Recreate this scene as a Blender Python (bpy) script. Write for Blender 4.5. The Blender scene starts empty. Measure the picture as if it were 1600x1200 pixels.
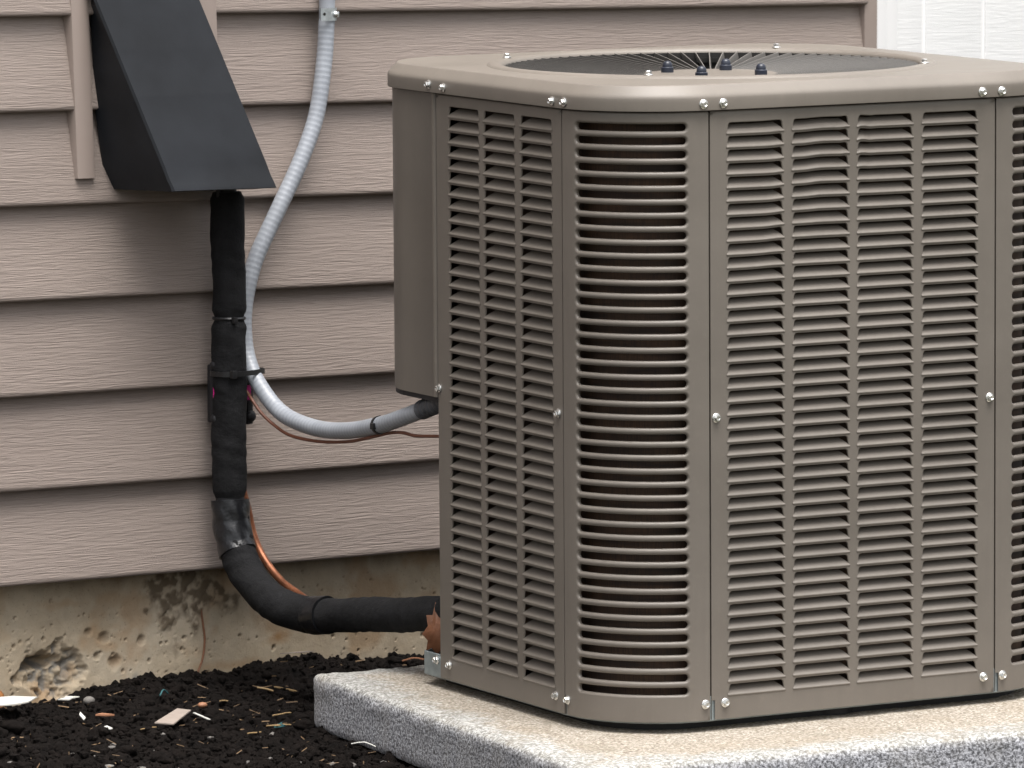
import bpy, bmesh, math, random
import numpy as np
from mathutils import Vector, Matrix
random.seed(7); rng = np.random.default_rng(7)
R_ = math.radians
scene = bpy.context.scene
COL = scene.collection

# ------------------------------------------------------------------ camera
cam_d = bpy.data.cameras.new('camera'); cam = bpy.data.objects.new('camera', cam_d); COL.objects.link(cam)
right = Vector((0.7536, -0.6574, 0.0)).normalized()
fwd = Vector((0.65551, 0.75144, -0.07489)).normalized()
upv = right.cross(fwd).normalized(); right = fwd.cross(upv).normalized()
cam.matrix_world = Matrix(((right.x, upv.x, -fwd.x, -5.0848), (right.y, upv.y, -fwd.y, -6.8684), (right.z, upv.z, -fwd.z, 1.0737), (0, 0, 0, 1)))
cam_d.sensor_width = 36; cam_d.lens = 225; cam_d.clip_start = 0.1; cam_d.clip_end = 500
cam_d.dof.use_dof = True; cam_d.dof.focus_distance = 8.15; cam_d.dof.aperture_fstop = 20
scene.camera = cam
# ------------------------------------------------------------------ sky and sun (bright overcast)
SUN_EL, SUN_AZ = 74, 200        # azimuth: compass from +Y, clockwise
wd = bpy.data.worlds.new('World'); scene.world = wd; wd.use_nodes = True
nt = wd.node_tree; nt.nodes.clear()
out = nt.nodes.new('ShaderNodeOutputWorld'); bg = nt.nodes.new('ShaderNodeBackground')
sky = nt.nodes.new('ShaderNodeTexSky'); sky.sky_type = 'NISHITA'; sky.sun_disc = False
sky.sun_elevation = R_(SUN_EL); sky.sun_rotation = R_(SUN_AZ); sky.dust_density = 6; sky.air_density = 1.0; sky.ozone_density = 1.0
hs = nt.nodes.new('ShaderNodeHueSaturation'); hs.inputs['Saturation'].default_value = 0.22
nt.links.new(sky.outputs[0], hs.inputs['Color']); nt.links.new(hs.outputs[0], bg.inputs['Color'])
bg.inputs['Strength'].default_value = 0.125
nt.links.new(bg.outputs[0], out.inputs[0])
sd = bpy.data.lights.new('sun', 'SUN'); sun = bpy.data.objects.new('sun', sd); COL.objects.link(sun)
sd.energy = 1.5; sd.angle = R_(42); sd.color = (1.0, 0.965, 0.92)
sv = Vector((math.sin(R_(SUN_AZ)) * math.cos(R_(SUN_EL)), math.cos(R_(SUN_AZ)) * math.cos(R_(SUN_EL)), math.sin(R_(SUN_EL))))
sun.rotation_euler = (-sv).to_track_quat('-Z', 'Y').to_euler(); sun.location = (-2, -6, 8)
scene.view_settings.view_transform = 'Standard'; scene.view_settings.look = 'None'
scene.view_settings.exposure = 1.17; scene.view_settings.gamma = 1; scene.view_settings.use_curve_mapping = False

# ------------------------------------------------------------------ helpers
def link(name, me, mat=None, parent=None, smooth=False):
    o = bpy.data.objects.new(name, me); COL.objects.link(o)
    if mat and not me.materials: me.materials.append(mat)
    if parent: o.parent = parent
    if smooth: me.shade_smooth() if hasattr(me, 'shade_smooth') else None
    return o
def mesh(name, V, F, mat=None, parent=None, smooth=False, auto=None):
    me = bpy.data.meshes.new(name); me.from_pydata([tuple(v) for v in V], [], [tuple(f) for f in F])
    if smooth or auto:
        me.polygons.foreach_set('use_smooth', [True] * len(me.polygons))
    if auto: me.set_sharp_from_angle(angle=R_(auto))
    me.update()
    o = link(name, me, mat, parent)
    if auto: AUTO[o.name] = auto
    return o
AUTO = {}
def fixn(o):
    bm = bmesh.new(); bm.from_mesh(o.data); bmesh.ops.recalc_face_normals(bm, faces=bm.faces); bm.to_mesh(o.data); bm.free()
    if o.name in AUTO:
        for e in o.data.edges: e.use_edge_sharp = False
        o.data.set_sharp_from_angle(angle=R_(AUTO[o.name]))
    return o
def tag(o, label=None, cat=None, group=None, kind=None):
    if label: o['label'] = label
    if cat: o['category'] = cat
    if group: o['group'] = group
    if kind: o['kind'] = kind
    return o
def empty(name, loc=(0, 0, 0)):
    o = bpy.data.objects.new(name, None); COL.objects.link(o); o.location = loc; o.empty_display_size = 0.05; return o
def box(name, a, b, mat, parent=None, bev=0.0, seg=2):
    bm = bmesh.new(); bmesh.ops.create_cube(bm, size=1)
    for v in bm.verts: v.co = Vector([(a[i] + b[i]) / 2 + v.co[i] * (b[i] - a[i]) for i in range(3)])
    if bev: bmesh.ops.bevel(bm, geom=bm.edges[:], offset=bev, segments=seg, affect='EDGES', profile=0.6)
    me = bpy.data.meshes.new(name); bm.to_mesh(me); bm.free()
    if bev: me.polygons.foreach_set('use_smooth', [True] * len(me.polygons)); me.set_sharp_from_angle(angle=R_(35))
    return link(name, me, mat, parent)
def spline(pts, step=0.003, closed=False):
    P = [Vector(p) for p in pts]; o = []
    for i in range(len(P) - 1):
        p0 = P[i - 1] if i else P[0] * 2 - P[1]; p1, p2 = P[i], P[i + 1]; p3 = P[i + 2] if i + 2 < len(P) else P[-1] * 2 - P[-2]
        n = max(2, int((p2 - p1).length / step))
        for k in range(n):
            t = k / n
            o.append(0.5 * ((2 * p1) + (p2 - p0) * t + (2 * p0 - 5 * p1 + 4 * p2 - p3) * t * t + (3 * p1 - p0 - 3 * p2 + p3) * t ** 3))
    o.append(P[-1]); return o
def tube_data(path, rad, segs=16, cap=True, noise=None):
    n = len(path); V = []; F = []
    T = [(path[min(i + 1, n - 1)] - path[max(i - 1, 0)]).normalized() for i in range(n)]
    a = Vector((0, 1, 0)) if abs(T[0].y) < .9 else Vector((1, 0, 0))
    nrm = (a - T[0] * a.dot(T[0])).normalized()
    L = 0
    for i in range(n):
        if i: L += (path[i] - path[i - 1]).length
        nrm = (nrm - T[i] * nrm.dot(T[i])).normalized(); b = T[i].cross(nrm)
        for k in range(segs):
            an = 2 * math.pi * k / segs; r = rad(L, an) if callable(rad) else rad
            V.append(path[i] + (nrm * math.cos(an) + b * math.sin(an)) * r)
    for i in range(n - 1):
        for k in range(segs):
            k2 = (k + 1) % segs; F.append((i * segs + k, i * segs + k2, (i + 1) * segs + k2, (i + 1) * segs + k))
    if cap: F.append(tuple(range(segs))[::-1]); F.append(tuple((n - 1) * segs + k for k in range(segs)))
    return V, F
def tube(name, path, rad, mat, parent=None, segs=16, cap=True):
    V, F = tube_data(path, rad, segs, cap); return mesh(name, V, F, mat, parent, auto=50)
def lathe(prof, segs=24):
    V = []; F = []
    for r, z in prof:
        for k in range(segs):
            a = 2 * math.pi * k / segs; V.append((r * math.cos(a), r * math.sin(a), z))
    for i in range(len(prof) - 1):
        for k in range(segs):
            k2 = (k + 1) % segs; F.append((i * segs + k, i * segs + k2, (i + 1) * segs + k2, (i + 1) * segs + k))
    F.append(tuple(range(segs))[::-1]); F.append(tuple((len(prof) - 1) * segs + k for k in range(segs)))
    return V, F
def _hash(ix, iy, s):
    h = (ix.astype(np.int64) * 374761393 + iy.astype(np.int64) * 668265263 + s * 974711) & 0xffffffff
    h = ((h ^ (h >> 13)) * 1274126177) & 0xffffffff
    return ((h ^ (h >> 16)) & 0xffff) / 65535.0
def vn(x, y, s=0):
    ix = np.floor(x); iy = np.floor(y); fx = x - ix; fy = y - iy
    fx = fx * fx * (3 - 2 * fx); fy = fy * fy * (3 - 2 * fy)
    a = _hash(ix, iy, s); b = _hash(ix + 1, iy, s); c = _hash(ix, iy + 1, s); d = _hash(ix + 1, iy + 1, s)
    return (a * (1 - fx) + b * fx) * (1 - fy) + (c * (1 - fx) + d * fx) * fy
def fbm(x, y, s=0, o=4):
    t = 0; a = .5; 
    for k in range(o): t = t + a * vn(x * 2 ** k + 17.3 * k, y * 2 ** k - 9.1 * k, s + k); a *= .5
    return t / (1 - .5 ** o)
def grid(name, X, Y, Zf, mat, parent=None):
    gx, gy = np.meshgrid(X, Y); P = Zf(gx, gy)
    nx, ny = len(X), len(Y); V = np.stack([p.ravel() for p in P], 1)
    i = np.arange(nx * ny).reshape(ny, nx)
    F = np.stack([i[:-1, :-1].ravel(), i[:-1, 1:].ravel(), i[1:, 1:].ravel(), i[1:, :-1].ravel()], 1)
    me = bpy.data.meshes.new(name); me.from_pydata(V.tolist(), [], F.tolist()); me.polygons.foreach_set('use_smooth', [True] * len(me.polygons)); me.update()
    return link(name, me, mat, parent)
def fattr(o, name, vals):
    a = o.data.attributes.new(name, 'FLOAT', 'POINT'); a.data.foreach_set('value', np.asarray(vals, dtype=np.float32).ravel())

# ------------------------------------------------------------------ materials
class NT:
    def __init__(s, name):
        s.m = bpy.data.materials.new(name); s.m.use_nodes = True; s.t = s.m.node_tree; s.b = s.t.nodes['Principled BSDF']
    def n(s, kind, **kw):
        nd = s.t.nodes.new(kind)
        for k, v in kw.items():
            if k in nd.inputs: nd.inputs[k].default_value = v
            else: setattr(nd, k, v)
        return nd
    def l(s, a, b): s.t.links.new(a, b)
    def pos(s, scale=(1, 1, 1), world=True):
        mp = s.n('ShaderNodeMapping'); mp.inputs['Scale'].default_value = scale
        if world: s.l(s.n('ShaderNodeNewGeometry').outputs['Position'], mp.inputs['Vector'])
        else: s.l(s.n('ShaderNodeTexCoord').outputs['Object'], mp.inputs['Vector'])
        return mp.outputs[0]
    def noise(s, vec, scale, detail=3, rough=.55, dist=0):
        nd = s.n('ShaderNodeTexNoise'); nd.inputs['Scale'].default_value = scale; nd.inputs['Detail'].default_value = detail
        nd.inputs['Roughness'].default_value = rough; nd.inputs['Distortion'].default_value = dist; s.l(vec, nd.inputs['Vector']); return nd.outputs['Fac']
    def ramp(s, fac, stops):
        nd = s.n('ShaderNodeValToRGB'); cr = nd.color_ramp
        while len(cr.elements) < len(stops): cr.elements.new(0.5)
        for e, (p, c) in zip(cr.elements, stops): e.position = p; e.color = (*c, 1) if len(c) == 3 else c
        s.l(fac, nd.inputs['Fac']); return nd.outputs[0]
    def mix(s, fac, a, b):
        nd = s.n('ShaderNodeMix', data_type='RGBA')
        for sock, val in ((nd.inputs[0], fac), (nd.inputs[6], a), (nd.inputs[7], b)):
            if hasattr(val, 'links') or isinstance(val, bpy.types.NodeSocket): s.l(val, sock)
            else: sock.default_value = val if not isinstance(val, tuple) else (*val, 1)
        return nd.outputs[2]
    def mapr(s, v, a, b, c, d):
        nd = s.n('ShaderNodeMapRange'); nd.inputs[1].default_value = a; nd.inputs[2].default_value = b; nd.inputs[3].default_value = c; nd.inputs[4].default_value = d
        s.l(v, nd.inputs[0]); return nd.outputs[0]
    def math(s, op, a, b=0.0):
        nd = s.n('ShaderNodeMath', operation=op)
        for i, v in enumerate((a, b)):
            if isinstance(v, bpy.types.NodeSocket): s.l(v, nd.inputs[i])
            else: nd.inputs[i].default_value = v
        return nd.outputs[0]
    def attr(s, name): return s.n('ShaderNodeAttribute', attribute_name=name).outputs['Fac']
    def bump(s, h, strength=.3, dist=.001, prev=None):
        nd = s.n('ShaderNodeBump'); nd.inputs['Strength'].default_value = strength; nd.inputs['Distance'].default_value = dist
        s.l(h, nd.inputs['Height'])
        if prev is not None: s.l(prev, nd.inputs['Normal'])
        return nd.outputs[0]
    def set(s, **kw):
        for k, v in kw.items():
            k = {'base': 'Base Color', 'rough': 'Roughness', 'metal': 'Metallic', 'normal': 'Normal', 'spec': 'Specular IOR Level', 'coat': 'Coat Weight'}.get(k, k)
            if isinstance(v, bpy.types.NodeSocket): s.l(v, s.b.inputs[k])
            else: s.b.inputs[k].default_value = (*v, 1) if isinstance(v, tuple) and len(v) == 3 else v
        return s.m

def m_paint(name, c, rough=.42, var=.10):
    t = NT(name); p = t.pos()
    big = t.noise(p, 6, 4, .6); fine = t.noise(p, 420, 2, .5); sp = t.noise(p, 90, 4, .7)
    col = t.ramp(big, [(.3, tuple(x * (1 - var) for x in c)), (.7, tuple(x * (1 + var) for x in c))])
    streak = t.mapr(t.noise(t.pos((70, 70, 2.5)), 1, 4, .6), .5, .75, 0, .16)
    col = t.mix(streak, col, tuple(x * .72 for x in c))
    dust = t.mapr(sp, .55, .85, 0, .12)
    col = t.mix(dust, col, (.30, .26, .21))
    return t.set(base=col, rough=t.mapr(big, .3, .7, rough - .05, rough + .08), normal=t.bump(fine, .10, .0006), spec=.5)
PAINT = m_paint('taupe_enamel', (.155, .136, .116))
PAINT_LIT = m_paint('taupe_enamel_lit', (.180, .158, .135), .45)  # same enamel, lightened to paint in the sky light on the cap
VANE = m_paint('grille_enamel', (.15, .142, .132), .35)

def m_siding():
    t = NT('vinyl_siding')
    p = t.pos((15, 15, 265)); g = t.noise(p, 1.0, 3, .5, 1.4)
    p2 = t.pos((26, 26, 420)); g2 = t.noise(p2, 1.0, 3, .5, .8)
    h = t.math('ADD', t.math('MULTIPLY', g, 1.0), t.math('MULTIPLY', g2, .45))
    v = t.noise(t.pos((1.5, 1.5, 4)), 1, 3)
    col = t.ramp(v, [(.3, (.250, .205, .180)), (.7, (.290, .240, .211))])
    col = t.mix(t.mapr(h, .55, .9, .0, .22), col, (.355, .297, .262))
    dirt = t.mapr(t.noise(t.pos((7, 7, 3)), 1, 6, .65), .58, .8, 0, .16)
    col = t.mix(dirt, col, (.22, .18, .15))
    return t.set(base=col, rough=.55, normal=t.bump(h, .85, .0016), spec=.3)
SIDING = m_siding()
def m_plain(name, c, rough=.5, metal=0, bump=None, var=.12, vs=30, spec=.5):
    t = NT(name); p = t.pos()
    n = t.noise(p, vs, 4, .6)
    kw = dict(base=t.ramp(n, [(.3, tuple(x * (1 - var) for x in c)), (.7, tuple(min(1, x * (1 + var)) for x in c))]), rough=rough, metal=metal, spec=spec)
    if bump: kw['normal'] = t.bump(t.noise(p, bump[0], 4, .6), bump[1], bump[2])
    return t.set(**kw)
TRIM = m_plain('taupe_trim', (.32, .260, .228), .5, bump=(200, .1, .0005), var=.06, vs=5)
WHITE_TRIM = m_plain('white_trim', (.84, .835, .83), .5, var=.03, vs=4)
def m_white_board():
    t = NT('white_board'); h = t.noise(t.pos((10, 10, 170)), 1, 4, .55, 1.5)
    return t.set(base=(.85, .85, .845), rough=.5, normal=t.bump(h, .35, .0016))
WHITE_BOARD = m_white_board()
BLACK_METAL = m_plain('black_cover_paint', (.0115, .0130, .0160), .50, bump=(260, .15, .0006), var=.35, vs=9, spec=.28)
def m_foam():
    t = NT('black_foam'); p = t.pos()
    n = t.noise(p, 55, 5, .65); f = t.noise(p, 700, 3, .6)
    col = t.ramp(n, [(.3, (.005, .005, .0055)), (.75, (.012, .012, .0132))])
    b = t.bump(n, .9, .003); b = t.bump(f, .45, .0008, b)
    return t.set(base=col, rough=.85, normal=b, spec=.25)
FOAM = m_foam()
TAPE = m_plain('black_vinyl_tape', (.009, .0095, .011), .28, bump=(120, .5, .002), var=.3, vs=60)
TIE = m_plain('black_nylon', (.012, .012, .013), .4, var=.2)
RUBBER = m_plain('black_rubber', (.012, .012, .014), .6, var=.2)
def m_conduit():
    t = NT('grey_conduit'); p = t.pos(); n = t.noise(p, 18, 4, .6)
    col = t.ramp(n, [(.3, (.27, .288, .318)), (.7, (.36, .382, .418))])
    col = t.mix(t.math('MULTIPLY', t.attr('rib'), .42), col, (.20, .217, .25))
    return t.set(base=col, rough=.36, spec=.5, **{'Subsurface Weight': 0.0})
CONDUIT = m_conduit()
FITTING = m_plain('dark_fitting', (.07, .075, .085), .45, var=.3, vs=80)
GALV = m_plain('galvanised_steel', (.58, .62, .64), .38, .85, bump=(70, .15, .001), var=.22, vs=90)
GALV_DULL = m_plain('dull_galvanised', (.27, .31, .32), .5, .55, var=.18, vs=60)
SCREW = m_plain('zinc_screw', (.72, .72, .70), .26, .9, var=.15, vs=400)
COPPER = m_plain('copper', (.26, .10, .05), .42, .6, var=.4, vs=45)
WIRE = m_plain('brown_wire', (.16, .06, .035), .5, var=.2)
MAGENTA = m_plain('magenta_plastic', (.70, .012, .27), .5, var=.05)
NUT = m_plain('blue_black_nut', (.018, .022, .035), .35, var=.2)
COIL = None
def m_coil():
    t = NT('coil_fins'); n = t.noise(t.pos((3, 3, 26)), 3, 4); f = t.noise(t.pos((900, 900, 6)), 1, 2)
    col = t.ramp(n, [(.35, (.022, .011, .006)), (.7, (.085, .043, .021))])
    return t.set(base=t.mix(t.mapr(f, .45, .6, 0, .5), col, (.008, .005, .004)), rough=.7)
COIL = m_coil()
DARK = m_plain('dark_interior', (.012, .011, .010), .8)
def m_foundation():
    t = NT('foundation_concrete'); p = t.pos()
    a = t.noise(p, 7, 6, .65); b = t.noise(p, 60, 5, .7); c = t.noise(p, 330, 3, .6)
    col = t.ramp(a, [(.28, (.39, .30, .20)), (.5, (.50, .41, .295)), (.72, (.55, .47, .36))])
    col = t.mix(t.mapr(b, .35, .75, 0, .30), col, (.27, .235, .18))
    col = t.mix(t.mapr(c, .62, .74, 0, .55), col, (.13, .105, .08))
    col = t.mix(t.math('MULTIPLY', t.attr('rust'), .75), col, (.33, .165, .05))
    col = t.mix(t.math('MULTIPLY', t.attr('mud'), .86), col, (.115, .083, .052))
    col = t.mix(t.math('MULTIPLY', t.attr('grey'), .8), col, (.22, .215, .20))
    nb = t.bump(b, .35, .003); nb = t.bump(c, .35, .0012, nb)
    return t.set(base=col, rough=.85, normal=nb, spec=.25)
FOUND = m_foundation()
def m_pad():
    t = NT('pad_concrete'); p = t.pos(world=False)
    sp = t.noise(p, 250, 2, .7); sp2 = t.noise(p, 90, 4, .7); big = t.noise(p, 5, 5, .6); st = t.noise(t.pos((14, 14, 2), False), 1, 4)
    side = t.ramp(sp, [(.34, (.08, .08, .085)), (.48, (.26, .262, .28)), (.62, (.54, .545, .575))])
    side = t.mix(t.mapr(st, .45, .7, 0, .35), side, (.30, .285, .26))
    tan = t.ramp(sp, [(.34, (.175, .148, .115)), (.5, (.312, .275, .225)), (.64, (.495, .455, .40))])
    lime = t.ramp(t.math('ADD', t.math('MULTIPLY', sp, .65), t.math('MULTIPLY', sp2, .35)), [(.36, (.15, .145, .132)), (.48, (.285, .28, .262)), (.60, (.52, .52, .505))])
    edge = t.math('ADD', t.attr('edge'), t.mapr(big, .3, .7, -.32, .32))
    edge = t.math('ADD', edge, t.mapr(sp2, .3, .7, -.25, .25))
    top = t.mix(t.mapr(edge, .30, .75, 0, 1), tan, lime)
    moss = t.mapr(t.noise(p, 17, 5, .7), .56, .72, 0, .5)
    top = t.mix(moss, top, (.19, .18, .14))
    pore = t.mapr(t.noise(p, 75, 3, .5), .66, .72, 0, .7)
    side = t.mix(pore, side, (.07, .066, .06))
    stain = t.mapr(t.noise(p, 9, 5, .65), .50, .68, 0, .42)
    side = t.mix(stain, side, (.17, .155, .13))
    top = t.mix(t.mapr(t.noise(p, 11, 6, .7), .48, .70, 0, .40), top, (.26, .21, .15))
    top = t.mix(t.math('MULTIPLY', pore, .5), top, (.13, .105, .08))
    col = t.mix(t.attr('top'), side, top)
    nb = t.bump(sp, .7, .0022); nb = t.bump(sp2, .4, .003, nb)
    return t.set(base=col, rough=.9, normal=nb, spec=.2)
PAD = m_pad()
def m_soil():
    t = NT('dark_soil'); p = t.pos(); a = t.noise(p, 40, 5, .7); b = t.noise(p, 420, 4, .7)
    col = t.ramp(a, [(.3, (.003, .0024, .0021)), (.7, (.010, .0074, .0063))])
    col = t.mix(t.mapr(b, .66, .78, 0, .5), col, (.05, .04, .034))
    return t.set(base=col, rough=.9, normal=t.bump(b, .8, .003), spec=.1)
SOIL = m_soil()
GROUND = m_plain('lawn_earth', (.080, .078, .052), .95, bump=(60, .6, .02), var=.4, vs=3)
PEBBLE = m_plain('pebble_grey', (.13, .12, .11), .8, bump=(200, .4, .001), var=.5, vs=60)
def flat(name, c, r=.6): return m_plain(name, c, r, var=.12, vs=80)
PAPER = flat('white_plastic', (.55, .54, .50), .5); BEIGE = flat('beige_vinyl', (.30, .25, .215)); STRAW = flat('straw', (.36, .24, .115)); CHIP = flat('orange_chip', (.30, .14, .075))
BLUE = flat('teal_thread', (.03, .11, .12)); BARK = flat('red_brown_twig', (.20, .085, .04)); LEAFM = m_plain('dead_leaf', (.14, .052, .02), .6, bump=(90, .6, .002), var=.35, vs=50)
RUST = m_plain('rust_orange', (.20, .08, .02), .55, bump=(80, .3, .002), var=.35, vs=60)

# ------------------------------------------------------------------ ground and soil
g = mesh('ground', [(-200, -200, -.10), (200, -200, -.10), (200, 200, -.10), (-200, 200, -.10)], [(0, 1, 2, 3)], GROUND); tag(g, kind='structure')
FY = .022                                   # foundation face
def soil_h(x, y):
    z = .055 * y + .018 * (fbm(x * 9, y * 9, 3, 3) - .5)
    z = z + .022 * np.exp(-(((x - .50) / .10) ** 2 + ((y + .02) / .06) ** 2)) + .010 * np.exp(-(((x - .30) / .16) ** 2 + ((y + .01) / .05) ** 2))
    z = z - .006 * np.exp(-(((x - .02) / .10) ** 2 + ((y + .01) / .06) ** 2))
    lum = fbm(x * 45, y * 45, 11, 3); lum2 = fbm(x * 150, y * 150, 5, 3)
    z = z + .017 * np.abs(lum - .5) * 2 + .010 * (lum2 - .5)
    return z
def soil_f(x, y): return (x, y, soil_h(x, y))
so = grid('soil', np.arange(-.62, .86, .003), np.arange(-.90, .0221, .003), soil_f, SOIL); tag(so, 'dark crumbly soil bed along the foundation', 'soil', kind='stuff')
def soil_c(x, y):
    z = np.maximum(.055 * y, -.048) - .011 + .018 * (fbm(x * 9, y * 9, 3, 3) - .5) + .012 * (fbm(x * 40, y * 40, 8, 3) - .5)
    z = z - np.clip((-1.75 - y) / .25, 0, 1) * .10; return (x, y, z)
sb = grid('soil', np.arange(-3, 4, .02), np.arange(-2.0, .04, .02), soil_c, SOIL); tag(sb, 'lower dark soil reaching along the house', 'soil', kind='stuff')
def clod_template(seed, sub=1):
    bm = bmesh.new(); bmesh.ops.create_icosphere(bm, subdivisions=sub, radius=1)
    r = random.Random(seed)
    for v in bm.verts: v.co = v.co * r.uniform(.68, 1.22)
    V = np.array([v.co[:] for v in bm.verts]); F = [[w.index for w in f.verts] for f in bm.faces]; bm.free(); return V, F
def scatter(name, n, X, Y, smin, smax, mat, sub=1, seedo=0, flatz=.75, lift=.2, power=3, area=None, rough=False):
    Vs = []; Fs = []; off = 0; T = [clod_template(s + seedo, sub) for s in range(14)]
    if rough:
        T = []
        for q in range(14):
            V, F = clod_template(q + seedo, sub); V = V / np.linalg.norm(V, axis=1)[:, None]
            k = .70 + .55 * fbm(V[:, 0] * 1.6 + q * 7 + V[:, 2], V[:, 1] * 1.6 + V[:, 2] * 1.3, q, 2) + .35 * (fbm(V[:, 0] * 6 + V[:, 2] * 4, V[:, 1] * 6 - V[:, 2] * 3, q + 50, 2) - .5)
            T.append((V * k[:, None], F))
    xy = rng.uniform((X[0], Y[0]), (X[1], Y[1]), (n, 2)); zz = soil_h(xy[:, 0], xy[:, 1])
    for i in range(n):
        x, y = xy[i]
        if area and not area(x, y): continue
        s = smin + (smax - smin) * random.random() ** power
        V, F = T[i % 14]; a = random.uniform(0, 6.28); ca, sa = math.cos(a), math.sin(a)
        sx, sy = s * random.uniform(.8, 1.3), s * random.uniform(.7, 1.1)
        Q = V * np.array([sx, sy, s * flatz]); Q = np.stack([Q[:, 0] * ca - Q[:, 1] * sa, Q[:, 0] * sa + Q[:, 1] * ca, Q[:, 2]], 1)
        Vs.append(Q + np.array([x, y, zz[i] + s * lift])); Fs += [[k + off for k in f] for f in F]; off += len(V)
    return mesh(name, np.concatenate(Vs).tolist(), Fs, mat, smooth=rough)
c = scatter('soil_crumbs', 17000, (-.42, .78), (-.70, .015), .0011, .0075, SOIL, 1, 0, .85, .25, 3.0); tag(c, 'small dark soil crumbs lying over the bed', 'soil', kind='stuff')
c = scatter('soil_crumbs', 500, (-.42, .78), (-.70, .0), .005, .016, SOIL, 3, 40, .6, .05, 2.2, rough=True); tag(c, 'larger dark clods of soil in the bed', 'soil', kind='stuff')
c = scatter('gravel', 240, (-.45, .5), (-.75, -.18), .0015, .007, PEBBLE, 1, 80, .6, .5, 2.2, lambda x, y: random.random() < min(1, .15 + max(0, -y - .25) * 3)); tag(c, 'scattered grey gravel grains on the soil', 'gravel', kind='stuff')

Vf = []; Ff = []
for i in range(330):
    x_ = random.uniform(-.40, .70); y_ = random.uniform(-.68, .0); L_ = random.uniform(.004, .018); a_ = random.uniform(0, 6.28); r_ = random.uniform(.0003, .0009)
    z_ = float(soil_h(np.array([x_]), np.array([y_]))[0]) + .0035; dx_, dy_ = math.cos(a_) * L_ / 2, math.sin(a_) * L_ / 2; nx_, ny_ = -math.sin(a_) * r_, math.cos(a_) * r_; tz = random.uniform(-.25, .25) * L_; k_ = len(Vf)
    for sg in (-1, 1): Vf += [(x_ + sg * dx_ + nx_, y_ + sg * dy_ + ny_, z_ + sg * tz), (x_ + sg * dx_ - nx_, y_ + sg * dy_ - ny_, z_ + sg * tz), (x_ + sg * dx_, y_ + sg * dy_, z_ + sg * tz + r_ * 1.6)]
    Ff += [(k_, k_ + 1, k_ + 2), (k_ + 3, k_ + 5, k_ + 4), (k_, k_ + 3, k_ + 4, k_ + 1), (k_ + 1, k_ + 4, k_ + 5, k_ + 2), (k_ + 2, k_ + 5, k_ + 3, k_)]
tag(mesh('plant_fibres', Vf, Ff, m_plain('dry_fibre', (.15, .095, .05), .8, var=.6, vs=25)), 'fine dry plant fibres mixed into the soil', 'fibres', kind='stuff')

# ------------------------------------------------------------------ house: siding, foundation, trim, white boards
house = empty('house', (0, 0, 0)); tag(house, 'house wall of taupe lap siding over a stained concrete foundation', 'house')
PITCH = .12672; Z0 = .163; XL, XR = -2.2, 1.594
def plank_mesh():
    prof = [(.002, .002), (-.0065, .0008), (-.0145, 0.0), (-.0175, .0010), (-.0188, .0032), (-.0184, .007)]
    for k in range(1, 7):
        t = k / 6; prof.append((-.0184 + t * .0180 - .0012 * math.sin(math.pi * t), .007 + t * (PITCH - .002)))
    prof.append((.004, PITCH + .005)); n = len(prof)
    xs = np.concatenate([np.arange(XL, -.1, .3), np.arange(-.1, XR, .06), [XR]]); V = []; F = []
    for i, x in enumerate(xs):
        for y, z in prof: V.append((x, y, z))
    for i in range(len(xs) - 1):
        for k in range(n - 1): F.append((i * n + k, (i + 1) * n + k, (i + 1) * n + k + 1, i * n + k + 1))
    return V, F
V0, F0 = plank_mesh()
for r in range(22):
    ph = random.uniform(0, 6); V = [(x, y - .0010 * math.sin(x * 5 + ph) * (1 if z < .03 else .3), z + .0007 * math.sin(x * 4.1 + ph * 2)) for x, y, z in V0]
    o = mesh('siding_plank', V, F0, SIDING, house, auto=60); o.location = (0, 0, Z0 + r * PITCH)
box('sheathing', (XL, .0052, Z0 + .004), (XR, .19, 2.95), DARK, house)
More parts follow.
